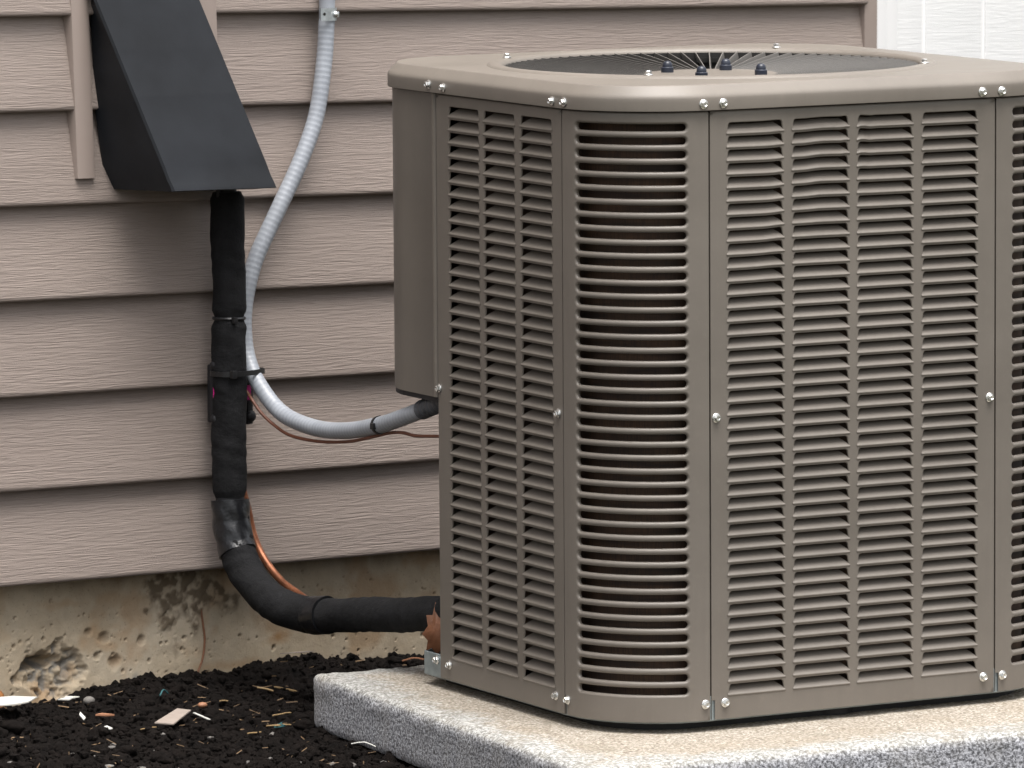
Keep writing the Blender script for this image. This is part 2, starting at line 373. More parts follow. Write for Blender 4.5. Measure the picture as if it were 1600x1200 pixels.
# foundation with spalls, pits and stains
def feats(x, z):
    n1 = fbm(x * 34, z * 34, 21, 5); n2 = fbm(x * 110, z * 110, 31, 4); n3 = fbm(x * 14, z * 14, 51, 4)
    def blob(cx, cz, rx, rz, soft=.35, nz=.9, src=n1):
        d = np.sqrt(((x - cx) / rx) ** 2 + ((z - cz) / rz) ** 2) + (src - .5) * nz * 2
        return np.clip((1 - d) / soft, 0, 1)
    hole = blob(.100, .042, .060, .040, .35, .55); deep = blob(.083, .052, .036, .012, .6, .5)
    hole2 = blob(.118, .060, .030, .014, .5, .5)
    mud = np.maximum.reduce([blob(.300, .128, .058, .040, .4, .8), blob(.352, .132, .05, .034, .4, .9), blob(.405, .108, .024, .020, .7, .8) * .8, blob(.345, .088, .008, .03, .7, .7) * .8,
                             blob(.312, .055, .010, .030, 1.0, 1.1, n2) * .6, blob(.26, .11, .008, .006, .6, .6) * .8])
    mud = np.clip(mud * (.1 + 1.9 * np.clip((n2 - .3) * 2.2, 0, 1)), 0, 1)
    top = np.clip((z - .135) / .03, 0, 1) * np.clip((n1 - .45) * 4, 0, 1) * .5; mud = np.maximum(mud, top)  # patchy darker tone towards the upper edge, merged into the mud mask
    rust = np.maximum.reduce([blob(.492, .055, .032, .016, .8, .8), blob(.175, .066, .045, .010, 1, .9) * .7, blob(.41, .022, .06, .010, 1., .8) * .6, blob(.21, .045, .02, .012, 1, .6) * .6, blob(.48, .015, .04, .008, 1, .8) * .7,
                              blob(.65, .115, .06, .016, 1, .9) * .6, blob(.12, .128, .05, .012, 1, .9) * .6, blob(.225, .08, .03, .014, 1, .8) * .5, np.clip((n3 - .60) * 4, 0, .5)])
    pits = np.zeros_like(x)
    pr = random.Random(5)
    for k in range(330):
        cx, cz, rr = pr.uniform(-.05, .85), pr.uniform(0, .16), .0008 + .0022 * pr.random() ** 5
        m = (np.abs(x - cx) < .008) & (np.abs(z - cz) < .008)
        pits[m] = np.maximum(pits[m], np.clip(1.4 - np.hypot((x[m] - cx) * pr.uniform(.7, 1.2), z[m] - cz) / rr, 0, 1))
    for cx, cz, rr in ((.163, .086, .0055), (.190, .077, .008), (.252, .069, .0065), (.207, .043, .010), (.178, .053, .005), (.60, .09, .005)):
        pits = np.maximum(pits, np.clip(1.3 - np.hypot(x - cx, z - cz) / rr + (n2 - .5) * .8, 0, 1) * 1.3)
    grey = np.maximum(blob(.243, .012, .010, .022, .5, .6), hole * np.clip((n2 - .48) * 7, 0, 1))
    return hole, deep, hole2, mud, rust, pits, grey, n1, n2
FE = {}
def found_f(x, z):
    hole, deep, hole2, mud, rust, pits, grey, n1, n2 = feats(x, z)
    y = FY + .0022 * (n1 - .5) + hole * (.013 + .016 * (n2 - .5)) + deep * .030 + hole2 * -.004 - np.clip(mud, 0, 1) * .0016 * (n2 * 2) + np.clip(pits, 0, 1.3) * .0034
    FE.update(mud=np.clip(np.maximum(mud, np.clip(pits, 0, 1) * .55), 0, 1), rust=np.clip(rust, 0, 1), grey=np.clip(grey, 0, 1)); return (x, y, z)  # pits are darkened through the mud mask as well
fo = grid('foundation', np.arange(-.10, 1.0, .0016), np.arange(-.06, .1671, .0016), found_f, FOUND, house)
for k in ('mud', 'rust', 'grey'): fattr(fo, k, FE[k])
box('foundation_side', (-2.2, FY, -.3), (-.10, .25, .166), FOUND, house); box('foundation_side', (1.0, FY, -.3), (3.6, .25, .166), FOUND, house)
box('corner_post', (1.5918, -.0145, .158), (1.6185, .19, 2.95), TRIM, house, .002)
# white boarded door beyond the corner post
door = empty('garage_door'); door.parent = house
box('door_trim', (1.6190, -.0105, .16), (1.6430, .19, 2.95), WHITE_TRIM, door, .003); box('door_trim', (1.6435, -.004, .16), (1.6715, .19, 2.95), WHITE_TRIM, door, .003)
x = 1.6720; w0 = [.0655] + [.1255] * 15
for w_ in w0:
    box('board', (x, .004, .165), (x + w_ - .0065, .03, 2.95), WHITE_BOARD, door, .0025); x += w_ + .0015
box('door_back', (1.6720, .0062, .165), (x, .19, 2.95), WHITE_TRIM, door)

# ------------------------------------------------------------------ trim frame and black line cover
def strip(xt, xb, zt, zb, name='mounting_trim'):
    w = .0315; pr = [(0, .002), (0, -.014), (.0015, -.0195), (.005, -.0215), (w - .006, -.0215), (w - .001, -.0195), (w, -.016), (w, .002)]; V = []; F = []; n = len(pr)
    for z, x0 in ((zb, xb), (zt, xt)):
        for px, py in pr: V.append((x0 + px, py, z))
    for k in range(n - 1): F.append((k, k + 1, n + k + 1, n + k))
    F.append(tuple(range(n))[::-1]); F.append(tuple(range(n, 2 * n)))
    return fixn(mesh(name, V, F, TRIM, house, auto=40))
strip(.0965, .1155, 1.16, .7055); strip(.3150, .3320, 1.16, .745)
cover = empty('line_cover', (.165, -.01, .69)); tag(cover, 'black wedge-shaped metal cover over the pipes on the siding', 'pipe cover')
# outer wedge: apex at wall (top), open at the bottom
def wedge():
    zt, zb = 1.02, .6895; W = .1800; D = .136; xt, xb = .1360, .1690
    # left face, front face, right face with thickness; slight taper at the foot of the side faces
    o = []
    for t in (0, .25, .42, .430, .44, .5, .61, .617, .624, .68, .8, .9, .955, .975, 1):
        z = zt + (zb - zt) * t; d = .012 + (D - .012) * t + (.00012 if t in (.430, .617) else 0) - (.0012 if t == .955 else 0)
        xf = .1140 + (.1880 - .1140) * t; xk = float(np.interp(t, (0, .25, .5, .68, .9, 1), (.1400, .1445, .1485, .1525, .1640, .1800)))
        o.append((xf, xf + W, d, z, xk))
    n0 = len(o)
    th = .0016; V = []; F = []
    for (a, b, d, z, xk) in o:
        V += [(xk, -.012, z), (a + .0006, -d + .003, z), (a + .003, -d, z + .001), (b - .003, -d, z + .001), (b - .0006, -d + .003, z), (b, -.012, z)]
    base = len(V)
    for (a, b, d, z, xk) in o:
        V += [(xk + th, -.012, z), (a + th, -d + th + .003, z), (a + th + .002, -d + th, z), (b - th - .002, -d + th, z), (b - th, -d + th + .003, z), (b - th, -.012, z)]
    n = len(o)
    for off in (0, base):
        for i in range(n - 1):
            for k in range(5):
                q = (off + i * 6 + k, off + i * 6 + k + 1, off + (i + 1) * 6 + k + 1, off + (i + 1) * 6 + k); F.append(q)
    for k in range(5): a = (n - 1) * 6 + k; F.append((a, a + 1, base + a + 1, base + a))
    F.append((0, 1, 2, 3, 4, 5))
    return V, F
V, F = wedge(); V = [(x - .165, y + .01, z - .69) for x, y, z in V]; fixn(mesh('hood', V, F, BLACK_METAL, cover, auto=25))
box('flange', (.133 - .165, -.0145 + .01, 1.00 - .69), (.322 - .165, -.002 + .01, 1.10 - .69), BLACK_METAL, cover, .002)
box('back_plate', (.186 - .165, -.0155 + .01, .700 - .69), (.345 - .165, -.013 + .01, .969 - .69), BLACK_METAL, cover)

# ------------------------------------------------------------------ insulated pipe
FP = [(0.3414, -0.055, 0.7152), (0.3445, -0.055, 0.6472), (0.3465, -0.055, 0.5948), (0.3472, -0.055, 0.5074), (0.3469, -0.055, 0.42), (0.3465, -0.055, 0.3324), (0.346, -0.058, 0.2537), (0.3451, -0.07, 0.202), (0.3437, -0.105, 0.1566), (0.3376, -0.165, 0.1287), (0.3444, -0.225, 0.1184), (0.3427, -0.335, 0.1269), (0.3434, -0.44, 0.1365), (0.3430, -0.515, 0.1430), (.3500, -.548, .1455)]
fpath = spline(FP, .004)
def cut(path, z0=None, z1=None, y0=None, y1=None):
    return [p for p in path if (z0 is None or p.z <= z0) and (z1 is None or p.z >= z1) and (y0 is None or p.y <= y0) and (y1 is None or p.y >= y1)]
pipe = empty('insulated_pipe', (.3465, -.055, .12)); tag(pipe, 'thick black foam-wrapped pipe bending from the cover to the unit', 'pipe')
def rel(o, e):                                # world-built mesh under an empty that stands elsewhere
    o.matrix_parent_inverse = Matrix.Translation(-Vector(e.location)); return o
def foam_r(L0, r=.0238, ends=(1, 1), LT=1, seed=0):
    def f(L, a):
        w = .0006 * math.sin(L * 41 + seed + 1.3 * math.sin(a)) + .0005 * math.sin(3 * a + L * 60 + seed) + .0005 * math.sin(L * 190 + 2 * a + 2 * math.sin(L * 70))
        e = 0
        if ends[0]: e += .0035 * math.exp(-(L / .006) ** 2)
        if ends[1]: e += .0035 * math.exp(-((LT - L) / .006) ** 2)
        return r + w - e
    return f
def plen(p): return sum((p[i + 1] - p[i]).length for i in range(len(p) - 1))
def sleeve(path, r, seed, ends=(1, 1)):
    o = tube('foam_sleeve', path, foam_r(0, r, ends, plen(path), seed), FOAM, pipe, 28); rel(o, pipe); return o
sleeve(cut(fpath, .683, .5115), .0232, 0); sleeve(cut(fpath, .5085, .262), .0238, 2)
rel(tube('inner_pipe', [p for p in fpath if p.z < .669], .0195, RUBBER, pipe, 20), pipe)
bend = [p for p in fpath if p.z < .264 and p.y > -.255]; sleeve(bend, .0246, 5); sleeve([p for p in fpath if p.y <= -.255], .0232, 9)
rel(tube('inner_pipe', cut(fpath, .716, .670), .0142, RUBBER, pipe, 20), pipe)
rel(tube('inner_pipe', [Vector((.322, -.062, .70)), Vector((.3255, -.06, .676)), Vector((.330, -.058, .668))], .003, RUBBER, pipe, 10), pipe)
def tape(path, r, wr=.0011, seed=0):
    f = lambda L, a: r + wr * (abs(math.sin(L * 95 + seed + .8 * math.sin(a + seed))) + .5 * math.sin(5 * a + L * 150 + seed))
    return rel(tube('tape_wrap', path, f, TAPE, pipe, 36, cap=True), pipe)
pf = spline(FP, .0018)
tape([p for p in pf if .190 < p.z < .262 and p.y > -.12], .0252, .0012, 1)
tape([p for p in pf if -.268 < p.y < -.236], .0256, .0007, 3)
rel(tube('cable_tie', spline([(.3469 + .0212 * math.cos(a), -.055 + .0212 * math.sin(a), .510) for a in np.linspace(0, 2 * math.pi, 24)], .01), .0022, TIE, pipe, 6), pipe)
rel(box('cable_tie_head', (.3345, -.083, .5045), (.3405, -.0755, .5125), TIE, pipe, .001), pipe)

# zip tie round pipe and conduit
tie = empty('cable_tie', (.355, -.06, .434)); tag(tie, 'black cable tie strapping the grey conduit to the foam pipe', 'cable tie')
def band(name, pts, w, th, mat, parent):
    P = spline(pts, .004); V = []; F = []
    for i, p in enumerate(P):
        t = (P[min(i + 1, len(P) - 1)] - P[max(0, i - 1)]).normalized(); nn = Vector((t.y, -t.x, 0)).normalized()
        for dz, dn in ((-w / 2, 0), (-w / 2, th), (w / 2, th), (w / 2, 0)): V.append(p + nn * dn + Vector((0, 0, dz)))
    for i in range(len(P) - 1):
        for k in range(4): F.append((i * 4 + k, i * 4 + (k + 1) % 4, i * 4 + 4 + (k + 1) % 4, i * 4 + 4 + k))
    return fixn(mesh(name, V, F, mat, parent, auto=40))
lp = [(.3227, -.058, .4345), (.3265, -.0715, .4345), (.338, -.0795, .4348), (.352, -.0805, .4352), (.372, -.077, .4358), (.388, -.0715, .4362), (.3985, -.066, .4362), (.4035, -.056, .4362), (.400, -.043, .436), (.385, -.035, .4355), (.36, -.030, .435), (.338, -.032, .4345), (.326, -.042, .4345), (.3227, -.058, .4345)]
rel(band('strap', lp, .0068, .0016, TIE, tie), tie); rel(box('tie_head', (.3295, -.0850, .4295), (.3375, -.0775, .4400), TIE, tie, .0012), tie)

# fitting behind the foam pipe
ft = empty('pipe_fitting', (.35, -.03, .40)); tag(ft, 'black fitting with magenta tabs half hidden behind the foam pipe', 'fitting')
rel(box('body', (.334, -.034, .366), (.388, -.022, .446), RUBBER, ft, .003), ft)
for xx in (.3215, .3245): pass
rel(box('side_rail', (.3255, -.046, .372), (.3325, -.038, .4500), RUBBER, ft, .003), ft); rel(box('side_rail', (.3835, -.050, .362), (.3935, -.026, .420), RUBBER, ft, .003), ft)
rel(box('magenta_tab', (.3252, -.0515, .400), (.3285, -.0465, .4245), MAGENTA, ft, .001), ft); rel(box('magenta_tab', (.3760, -.0560, .3965), (.3845, -.0505, .4165), MAGENTA, ft, .001), ft)
V, F = lathe([(.0068, 0), (.0078, .002), (.0078, .008), (.006, .0105), (.0035, .012)], 12)
for (bx, bz) in ((.3885, .3735), (.3295, .4465), (.3295, .3725)):
    b = mesh('bolt', V, F, RUBBER, ft, auto=40); b.matrix_parent_inverse = Matrix.Translation(-Vector(ft.location)); b.location = (bx, -.044, bz); b.rotation_euler = (R_(90), 0, 0)

# ------------------------------------------------------------------ conduit
CP = [(0.5419, -0.03, 0.9936 + .2), (0.5418, -0.03, 0.9407), (0.5397, -0.031, 0.9054), (0.5334, -0.033, 0.8526), (0.517, -0.036, 0.7823), (0.4878, -0.038, 0.7213), (0.4513, -0.038, 0.6607), (0.4314, -0.036, 0.6261), (0.4126, -0.034, 0.5915), (0.3997, -0.033, 0.5568), (0.3917, -0.033, 0.522), (0.3889, -0.035, 0.4871), (0.3867, -0.046, 0.4526), (0.3831, -0.074, 0.4193), (0.3861, -0.12, 0.3824), (0.3768, -0.2, 0.3678), (0.3584, -0.29, 0.37), (0.339, -0.38, 0.3835), (0.3244, -0.45, 0.3995), (0.3116, -0.53, 0.4218), (0.3079, -0.56, 0.4304)]
cond = empty('conduit', (.3968, -.042, .37)); tag(cond, 'pale grey ribbed flexible conduit looping from the wall clamp to the unit', 'conduit')
cp = spline(CP, .0013); jp = [p for p in cp if p.y > -.500]
LN = [0]
for i in range(1, len(jp)): LN.append(LN[-1] + (jp[i] - jp[i - 1]).length)
o = tube('jacket', jp, lambda L, a: .0113 + .00012 * math.sin(L * 2 * math.pi / .0078), CONDUIT, cond, 18); rel(o, cond)
rib = np.zeros(len(o.data.vertices))
for i, L in enumerate(LN): rib[i * 18:(i + 1) * 18] = max(0, math.sin(L * 2 * math.pi / .0078)) ** 1.5
fattr(o, 'rib', rib)
ep = [p for p in cp if p.y <= -.497]
rel(tube('connector', ep, lambda L, a: .0122 + (.0009 if (L * 1000) % 9 < 5 else 0), FITTING, cond, 20), cond)
tb = min(range(len(cp)), key=lambda i: abs(cp[i].y + .385)); tp = cp[tb - 2:tb + 3]
rel(tube('cable_tie', tp, .0126, TIE, cond, 20), cond)
q = cp[tb]; rel(box('cable_tie_head', (q.x - .0165, q.y - .006, q.z - .005), (q.x - .0105, q.y + .001, q.z + .0035), TIE, cond, .001), cond)
cl = empty('conduit_clamp', (.5418, -.014, .921)); tag(cl, 'shiny galvanised strap clamp holding the grey conduit to the siding', 'clamp')
A = [(math.radians(a)) for a in range(-15, 196, 12)]; r0 = .0126; V = []; F = []
pr = [(.0, 0)]
arc = [(-.0250, -.0155), (-.0062, -.0155), (-.0045, -.0150)] + [(-math.cos(a) * r0, -math.sin(a) * r0) for a in A if a > R_(72)] + [(.0118, .012)]
for px, py in arc:
    for dz in (-.0088, .0088): V.append((.5418 + px, -.030 + py - .0012, .921 + dz))
V += [(a, b + .0012, c_) for a, b, c_ in V]; n = len(arc)
for i in range(n - 1):
    F.append((2 * i, 2 * i + 1, 2 * i + 3, 2 * i + 2)); j = 2 * n; F.append((j + 2 * i, j + 2 * i + 2, j + 2 * i + 3, j + 2 * i + 1))
    F.append((2 * i, 2 * i + 2, j + 2 * i + 2, j + 2 * i)); F.append((2 * i + 1, j + 2 * i + 1, j + 2 * i + 3, 2 * i + 3))
rel(fixn(mesh('strap', V, F, GALV, cl, auto=45)), cl)
V, F = lathe([(.0045, 0), (.0045, .001), (.0030, .0028), (.001, .0034)], 12); b = mesh('screw', V, F, SCREW, cl, auto=40); b.location = (.0040, -.0300, .0); b.rotation_euler = (R_(90), 0, 0)
V, F = lathe([(.0022, 0), (.0022, .0006), (.0018, .0007)], 12); b = mesh('hole', V, F, DARK, cl, auto=40); b.location = (-.0185, -.0327, .0005); b.rotation_euler = (R_(90), 0, 0)  # solid black disc, colour stands in for the shade of a hole
rel(box('rib', (.5465, -.0450, .9165), (.5515, -.0400, .9250), GALV, cl, .0015), cl)

# copper liquid line and brown control wire
cop = tube('copper_pipe', spline([(0.3707, -0.04, 0.315), (0.3807, -0.04, 0.2767), (0.3866, -0.045, 0.2458), (0.3926, -0.05, 0.2105), (0.3944, -0.07, 0.1793), (0.3934, -0.11, 0.1509), (0.3887, -0.16, 0.1342), (0.365, -0.22, 0.1260), (.34, -.28, .126)], .004), .0052, COPPER, None, 14); tag(cop, 'bare copper tube curving beside the elbow of the foam pipe', 'copper tube')
wr = tube('control_wire', spline([(.3560, -.05, .43), (0.3719, -0.06, 0.4103), (0.371, -0.075, 0.398), (0.3745, -0.09, 0.3812), (0.3807, -0.11, 0.3655), (0.3785, -0.15, 0.3533), (0.3715, -0.22, 0.3502), (0.3556, -0.3, 0.3562), (0.3418, -0.37, 0.3682), (0.3399, -0.4, 0.3744), (0.3306, -0.44, 0.3783), (0.321, -0.48, 0.3771), (0.314, -0.54, 0.3804)], .005), .0023, WIRE, None, 8); tag(wr, 'thin brown control wire hanging under the grey conduit', 'wire')

# ------------------------------------------------------------------ condenser unit (local axes: u along the front, v to the back, w up)
unit = empty('air_conditioner'); tag(unit, 'large taupe louvered air conditioner condenser standing on the concrete pad', 'air conditioner')
WM = Matrix(((0.9763, 0.214, -0.0314, 0.192), (-0.2148, 0.9763, -0.026, -1.0187), (0.0251, 0.0321, 0.9992, 0.053), (0, 0, 0, 1)))
rm = WM.to_3x3(); xa = Vector(rm.col[0]).normalized(); za = Vector(rm.col[2]); ya = za.cross(xa).normalized(); za = xa.cross(ya).normalized()
WM = Matrix(((xa.x, ya.x, za.x, .192), (xa.y, ya.y, za.y, -1.0187), (xa.z, ya.z, za.z, .053), (0, 0, 0, 1)))
unit.matrix_world = WM
RC, FL, LL, HH = .134, .421, .333, .762
S = 2 * RC + FL                                # square plan, .689
ROWP = .01677; ROW0 = HH - .0150; NR = 43
# mapping (s, w, d) -> local; d is depth inwards
def map_front(s, w, d): return (RC + s, d, w)
def map_left(s, w, d): return (d, RC + LL - s, w)                      # s runs from the rear edge towards the corner
def map_c1(s, w, d):
    t = s / RC; r = RC - d; return (RC - r * math.cos(t), RC - r * math.sin(t), w)
def map_c2(s, w, d):
    t = s / RC; r = RC - d; return (RC + FL + r * math.sin(t), RC - r * math.cos(t), w)
def dent_front(s, w):
    x = s; z = HH - w
    a = .0022 * math.exp(-((z - .10) / .10) ** 2) * (1 / (1 + math.exp(-(x - .083 - .02 * math.sin(z * 18)) / .006)) - .5) * (1 if x < .13 else math.exp(-((x - .13) / .03) ** 2))
    b = .0030 * math.exp(-((z - .075) / .075) ** 2) * (1 / (1 + math.exp(-(x - .150) / .006)) - .5) * math.exp(-((x - .150) / .075) ** 2)
    c_ = .0012 * math.exp(-((z - .03) / .05) ** 2) * math.exp(-((x - .215) / .02) ** 2) * math.sin(x * 260)
    d = .0022 * math.exp(-((z - .085) / .08) ** 2 - ((x - .14) / .05) ** 2)
    return a + b + c_, d
def hole_louver(a, b, zt, zb, ex, nx):
    # trapezoid with rounded top corners; ex = outward offset
    ins = .0020; r = .0036; L = []
    for k in range(nx + 1): L.append((a - ex + (b - a + 2 * ex) * k / nx, zb - ex))
    tr = (b - ins, zt); tl = (a + ins, zt)
    for k in range(5): an = R_(5 + 85 * k / 4); L.append((b - ins - r + (r + ex) * math.cos(an) , zt - r + (r + ex) * math.sin(an)))
    for k in range(1, nx): t = k / nx; L.append((b - ins - r + (a + ins + r - (b - ins - r)) * t, zt + ex))
    for k in range(5): an = R_(90 + 85 * k / 4); L.append((a + ins + r + (r + ex) * math.cos(an), zt - r + (r + ex) * math.sin(an)))
    return L
def hole_slot(a, b, zt, zb, ex, nx):
    r = (zt - zb) / 2; zc = (zt + zb) / 2; L = []
    for k in range(nx + 1): L.append((a + r + (b - a - 2 * r) * k / nx, zb - ex))
    for k in range(1, 8): an = R_(-90 + 180 * k / 8); L.append((b - r + (r + ex) * math.cos(an), zc + (r + ex) * math.sin(an)))
    for k in range(nx + 1): L.append((b - r + (a + r - b + r) * k / nx, zt + ex))
    for k in range(1, 8): an = R_(90 + 180 * k / 8); L.append((a + r + (r + ex) * math.cos(an), zc + (r + ex) * math.sin(an)))
    return L
def rect_loop(kind, x0, x1, z0, z1, nx):
    # cell outline with the same point order and count as the hole outline
    L = [(x0 + (x1 - x0) * k / nx, z0) for k in range(nx + 1)]
    if kind == 'louver':
        L += [(x1, z0 + (z1 - z0) * (k + 1) / 5) for k in range(5)] + [(x1 + (x0 - x1) * k / nx, z1) for k in range(1, nx)] + [(x0, z1 - (z1 - z0) * k / 5) for k in range(5)]
    else:
        L += [(x1, z0 + (z1 - z0) * k / 8) for k in range(1, 8)] + [(x1 + (x0 - x1) * k / nx, z1) for k in range(nx + 1)] + [(x0, z1 - (z1 - z0) * k / 8) for k in range(1, 8)]
    return L
def panel(name, W, fmap, cols, kind, dent=None, notch=None, right_fold=True):
    V = []; F = []
    def add(s, w, d):
        if dent: a, b = dent(s, w); w = w + a * (1 if w < HH - .012 else 0); d = d + b
        V.append(fmap(s, w, d)); return len(V) - 1
    e = .0012; s0, s1 = e, W - e; zb, zt = .0, HH
    nx = 10
    if kind == 'louver': hh, bevs = .0128, [(.0015, 0), (.0011, 0), (.0005, .0002), (.0001, .0007), (0, .0022)]
    else: hh, bevs = .0088, [(.0037, 0), (.0034, 0), (.0022, .0003), (.0011, .0010), (.0003, .0022), (0, .0042), (.0004, .0060)]
    lo = ROW0 - NR * ROWP + (ROWP - hh) / 2 ; hi = ROW0 + (ROWP - hh) / 2
    edges = [s0] + [(cols[i][1] + cols[i + 1][0]) / 2 for i in range(len(cols) - 1)] + [s1]
    for ci, (a, b) in enumerate(cols):
        x0, x1 = edges[ci], edges[ci + 1]; bx0, bx1 = a - .0030, b + .0030
        for r in range(NR):
            top = ROW0 - r * ROWP; bot = top - hh; z1 = top + (ROWP - hh) / 2; z0 = z1 - ROWP
            mk = hole_louver if kind == 'louver' else hole_slot
            loops = [rect_loop(kind, a - .004, b + .004, z0, z1, nx)]
            ids = [[add(x, z, 0) for x, z in loops[0]]]
            for ex, d in bevs: ids.append([add(x, z, d) for x, z in mk(a, b, top, bot, ex, nx)])
            n = len(ids[0])
            for q in range(len(ids) - 1):
                for k in range(n): k2 = (k + 1) % n; F.append((ids[q][k], ids[q][k2], ids[q + 1][k2], ids[q + 1][k]))
        # plain strips either side of the column
        def strip_(xa_, xb_, za_, zb_, nxs, nzs):
            g_ = [[add(xa_ + (xb_ - xa_) * i / nxs, za_ + (zb_ - za_) * j / nzs, 0) for i in range(nxs + 1)] for j in range(nzs + 1)]
            for j in range(nzs):
                for i in range(nxs): F.append((g_[j][i], g_[j][i + 1], g_[j + 1][i + 1], g_[j + 1][i]))
        c0, c1 = a - .004, b + .004
        strip_(x0, c0, lo, hi, 3, NR); strip_(c1, x1, lo, hi, 3, NR)
    nn = 40
    for zz in (lo, hi):
        q = [[add(s0 + (s1 - s0) * i / 40, zz + dz, .00018) for i in range(41)] for dz in (-.0006, .0006)]
        for i in range(40): F.append((q[0][i], q[0][i + 1], q[1][i + 1], q[1][i]))
    strip_(s0, s1, hi, zt - .003, nn, 2)
    nl = s0 + (.0045 if notch else 0)
    strip_(s0, s1, .0245, lo, nn, 1); strip_(nl, s1, zb, .0245, nn, 2)
    # rolled top and bottom edge, folded sides
    def edge(seq, rev=False):
        ids = [[add(*p) for p in (row[::-1] if rev else row)] for row in seq]
        for j in range(len(ids) - 1):
            for i in range(len(ids[0]) - 1): F.append((ids[j][i], ids[j][i + 1], ids[j + 1][i + 1], ids[j + 1][i]))
    xs = [s0 + (s1 - s0) * i / nn for i in range(nn + 1)]
    edge([[(x, z, d) for x in xs] for z, d in ((zt - .003, 0), (zt - .0012, .0004), (zt - .0003, .0013), (zt, .003), (zt, .012))])
    edge([[(x, z, d) for x in xs if x >= nl - 1e-6] for z, d in ((0.0, 0), (-.0004, .0008), (-.0004, .010))], True)
    zs = [zb + (zt - .003) * i / 30 for i in range(31)]
    edge([[(sx, z, d) for z in zs] for sx, d in ((s0, 0), (s0 + .0001, .0012), (s0 + .0001, .010))]); edge([[(sx, z, d) for z in zs] for sx, d in ((s1, 0), (s1 - .0001, .0012), (s1 - .0001, .010))], True)
    o = mesh(name, V, F, PAINT, unit)
    bm = bmesh.new(); bm.from_mesh(o.data); bmesh.ops.remove_doubles(bm, verts=bm.verts, dist=.000002); bm.to_mesh(o.data); bm.free()
    o.data.polygons.foreach_set('use_smooth', [True] * len(o.data.polygons)); o.data.set_sharp_from_angle(angle=R_(40))
    return o, hh
def slats(par, fmap, cols, hh, dent=None, flip=1):
    prof = [(.0004, -.0022), (-.0007, -.0016), (-.0011, -.0006), (-.0007, .0004), (.0006, .0014), (.0028, .0034), (.0068, .0068), (.0112, .0102)]
    for a, b in cols:
        shared = None
        for r in range(NR):
            bot = ROW0 - r * ROWP - hh; dd = dent and r < 22
            if shared is None or dd:
                V = []; F = []; nx = 14 if dd else 4; n = len(prof)
                for side in (0, 1):
                    for k, (d, z) in enumerate(prof):
                        t = max(0, (d - .0008) / .011); i0 = a - .0010 + t * .0105; i1 = b + .0010 - t * .0105
                        for i in range(nx + 1):
                            s = i0 + (i1 - i0) * i / nx; w = bot + z; dw, dp = dent(s, w) if dd else (0, 0)
                            V.append(fmap(s, (w if dd else z) + dw + side * -.0007, d + dp + side * .0007))
                m = n * (nx + 1)
                for side in (0, 1):
                    for k in range(n - 1):
                        for i in range(nx):
                            q = side * m + k * (nx + 1) + i; f_ = (q, q + 1, q + nx + 2, q + nx + 1); F.append(f_ if side == 0 else f_[::-1])
                q = (n - 1) * (nx + 1)
                for i in range(nx): F.append((q + i, q + i + 1, m + q + i + 1, m + q + i))
                o = fixn(mesh('slat', V, F, PAINT, par, auto=60))
                if not dd: shared = o.data; o.location = (0, 0, bot)
            else:
                o = link('slat', shared, None, par); o.location = (0, 0, bot)
fc = [(c0 - RC, c1 - RC) for c0, c1 in ((.1595, .2415), (.2548, .3368), (.3492, .4312), (.4452, .5278))]
pf_, hh = panel('louver_panel', FL, map_front, fc, 'louver', dent_front, True); slats(pf_, map_front, fc, hh, dent_front)
lc = [(RC + LL - b, RC + LL - a) for a, b in ((.3505, .4332), (.2560, .3386), (.1593, .2415))]
pl_, hh = panel('louver_panel', LL, map_left, lc, 'louver'); slats(pl_, map_left, lc, hh)
AW = RC * math.pi / 2; cc = [(R_(12.5) * RC, R_(77) * RC)]
panel('corner_panel', AW, map_c1, cc, 'slot', None, True); panel('corner_panel', AW, map_c2, cc, 'slot', None, True)
# plain panels on the sides turned away, and the plate closing the pipe bay
box('rear_panel', (S - .0015, RC + .001, 0), (S, S - RC, HH), PAINT, unit); box('rear_panel', (.20, S - .0015, 0), (S - RC, S, HH), PAINT, unit)
V = []; F = []
for i in range(13):
    t = R_(90 * i / 12); V += [(S - RC + RC * math.cos(t), S - RC + RC * math.sin(t), 0), (S - RC + RC * math.cos(t), S - RC + RC * math.sin(t), HH)]
for i in range(12): F.append((2 * i, 2 * i + 2, 2 * i + 3, 2 * i + 1))
mesh('rear_panel', V, F, PAINT, unit, smooth=True)
box('bay_plate', (.055, RC + LL - .004, .012), (.20, RC + LL - .001, HH - .01), PAINT, unit); box('bay_plate', (.199, RC + LL - .001, .012), (.2005, S - .002, HH - .01), PAINT, unit)
box('panel_return', (.0012, RC + LL - .0022, .001), (.0560, RC + LL - .0004, .360), PAINT, unit)
# control box on the rear left corner
def cbox():
    V = []; F = []; plan = [(.020, RC + LL + .0035), (.002, RC + LL + .0030), (.0004, RC + LL + .0038), (-.0010, RC + LL + .006), (-.0012, RC + LL + .010), (0, RC + LL + .013)]
    plan += [(0, S - RC)] + [(RC - RC * math.cos(R_(a)), S - RC + RC * math.sin(R_(a))) for a in range(6, 91, 6)] + [(.20, S)]
    n = len(plan)
    for w in (.367, .372, HH):
        for p in plan: V.append((p[0], p[1], w + (0 if w > .5 else 0)))
    for j in range(2):
        for i in range(n - 1): F.append((j * n + i, j * n + i + 1, (j + 1) * n + i + 1, (j + 1) * n + i))
    return V, F, plan
V, F, plan = cbox(); fixn(mesh('control_box', V, F, PAINT, unit, auto=35))
V = [(max(p[0], 0) + .0015 if p[0] < .1 else p[0], p[1] - (0.0015 if p[1] > S - .05 else 0), w) for w in (.3605, .3668) for p in plan] ; n = len(plan); F = [(i, i + 1, n + i + 1, n + i) for i in range(n - 1)] + [tuple(range(n)), tuple(range(n, 2 * n))]
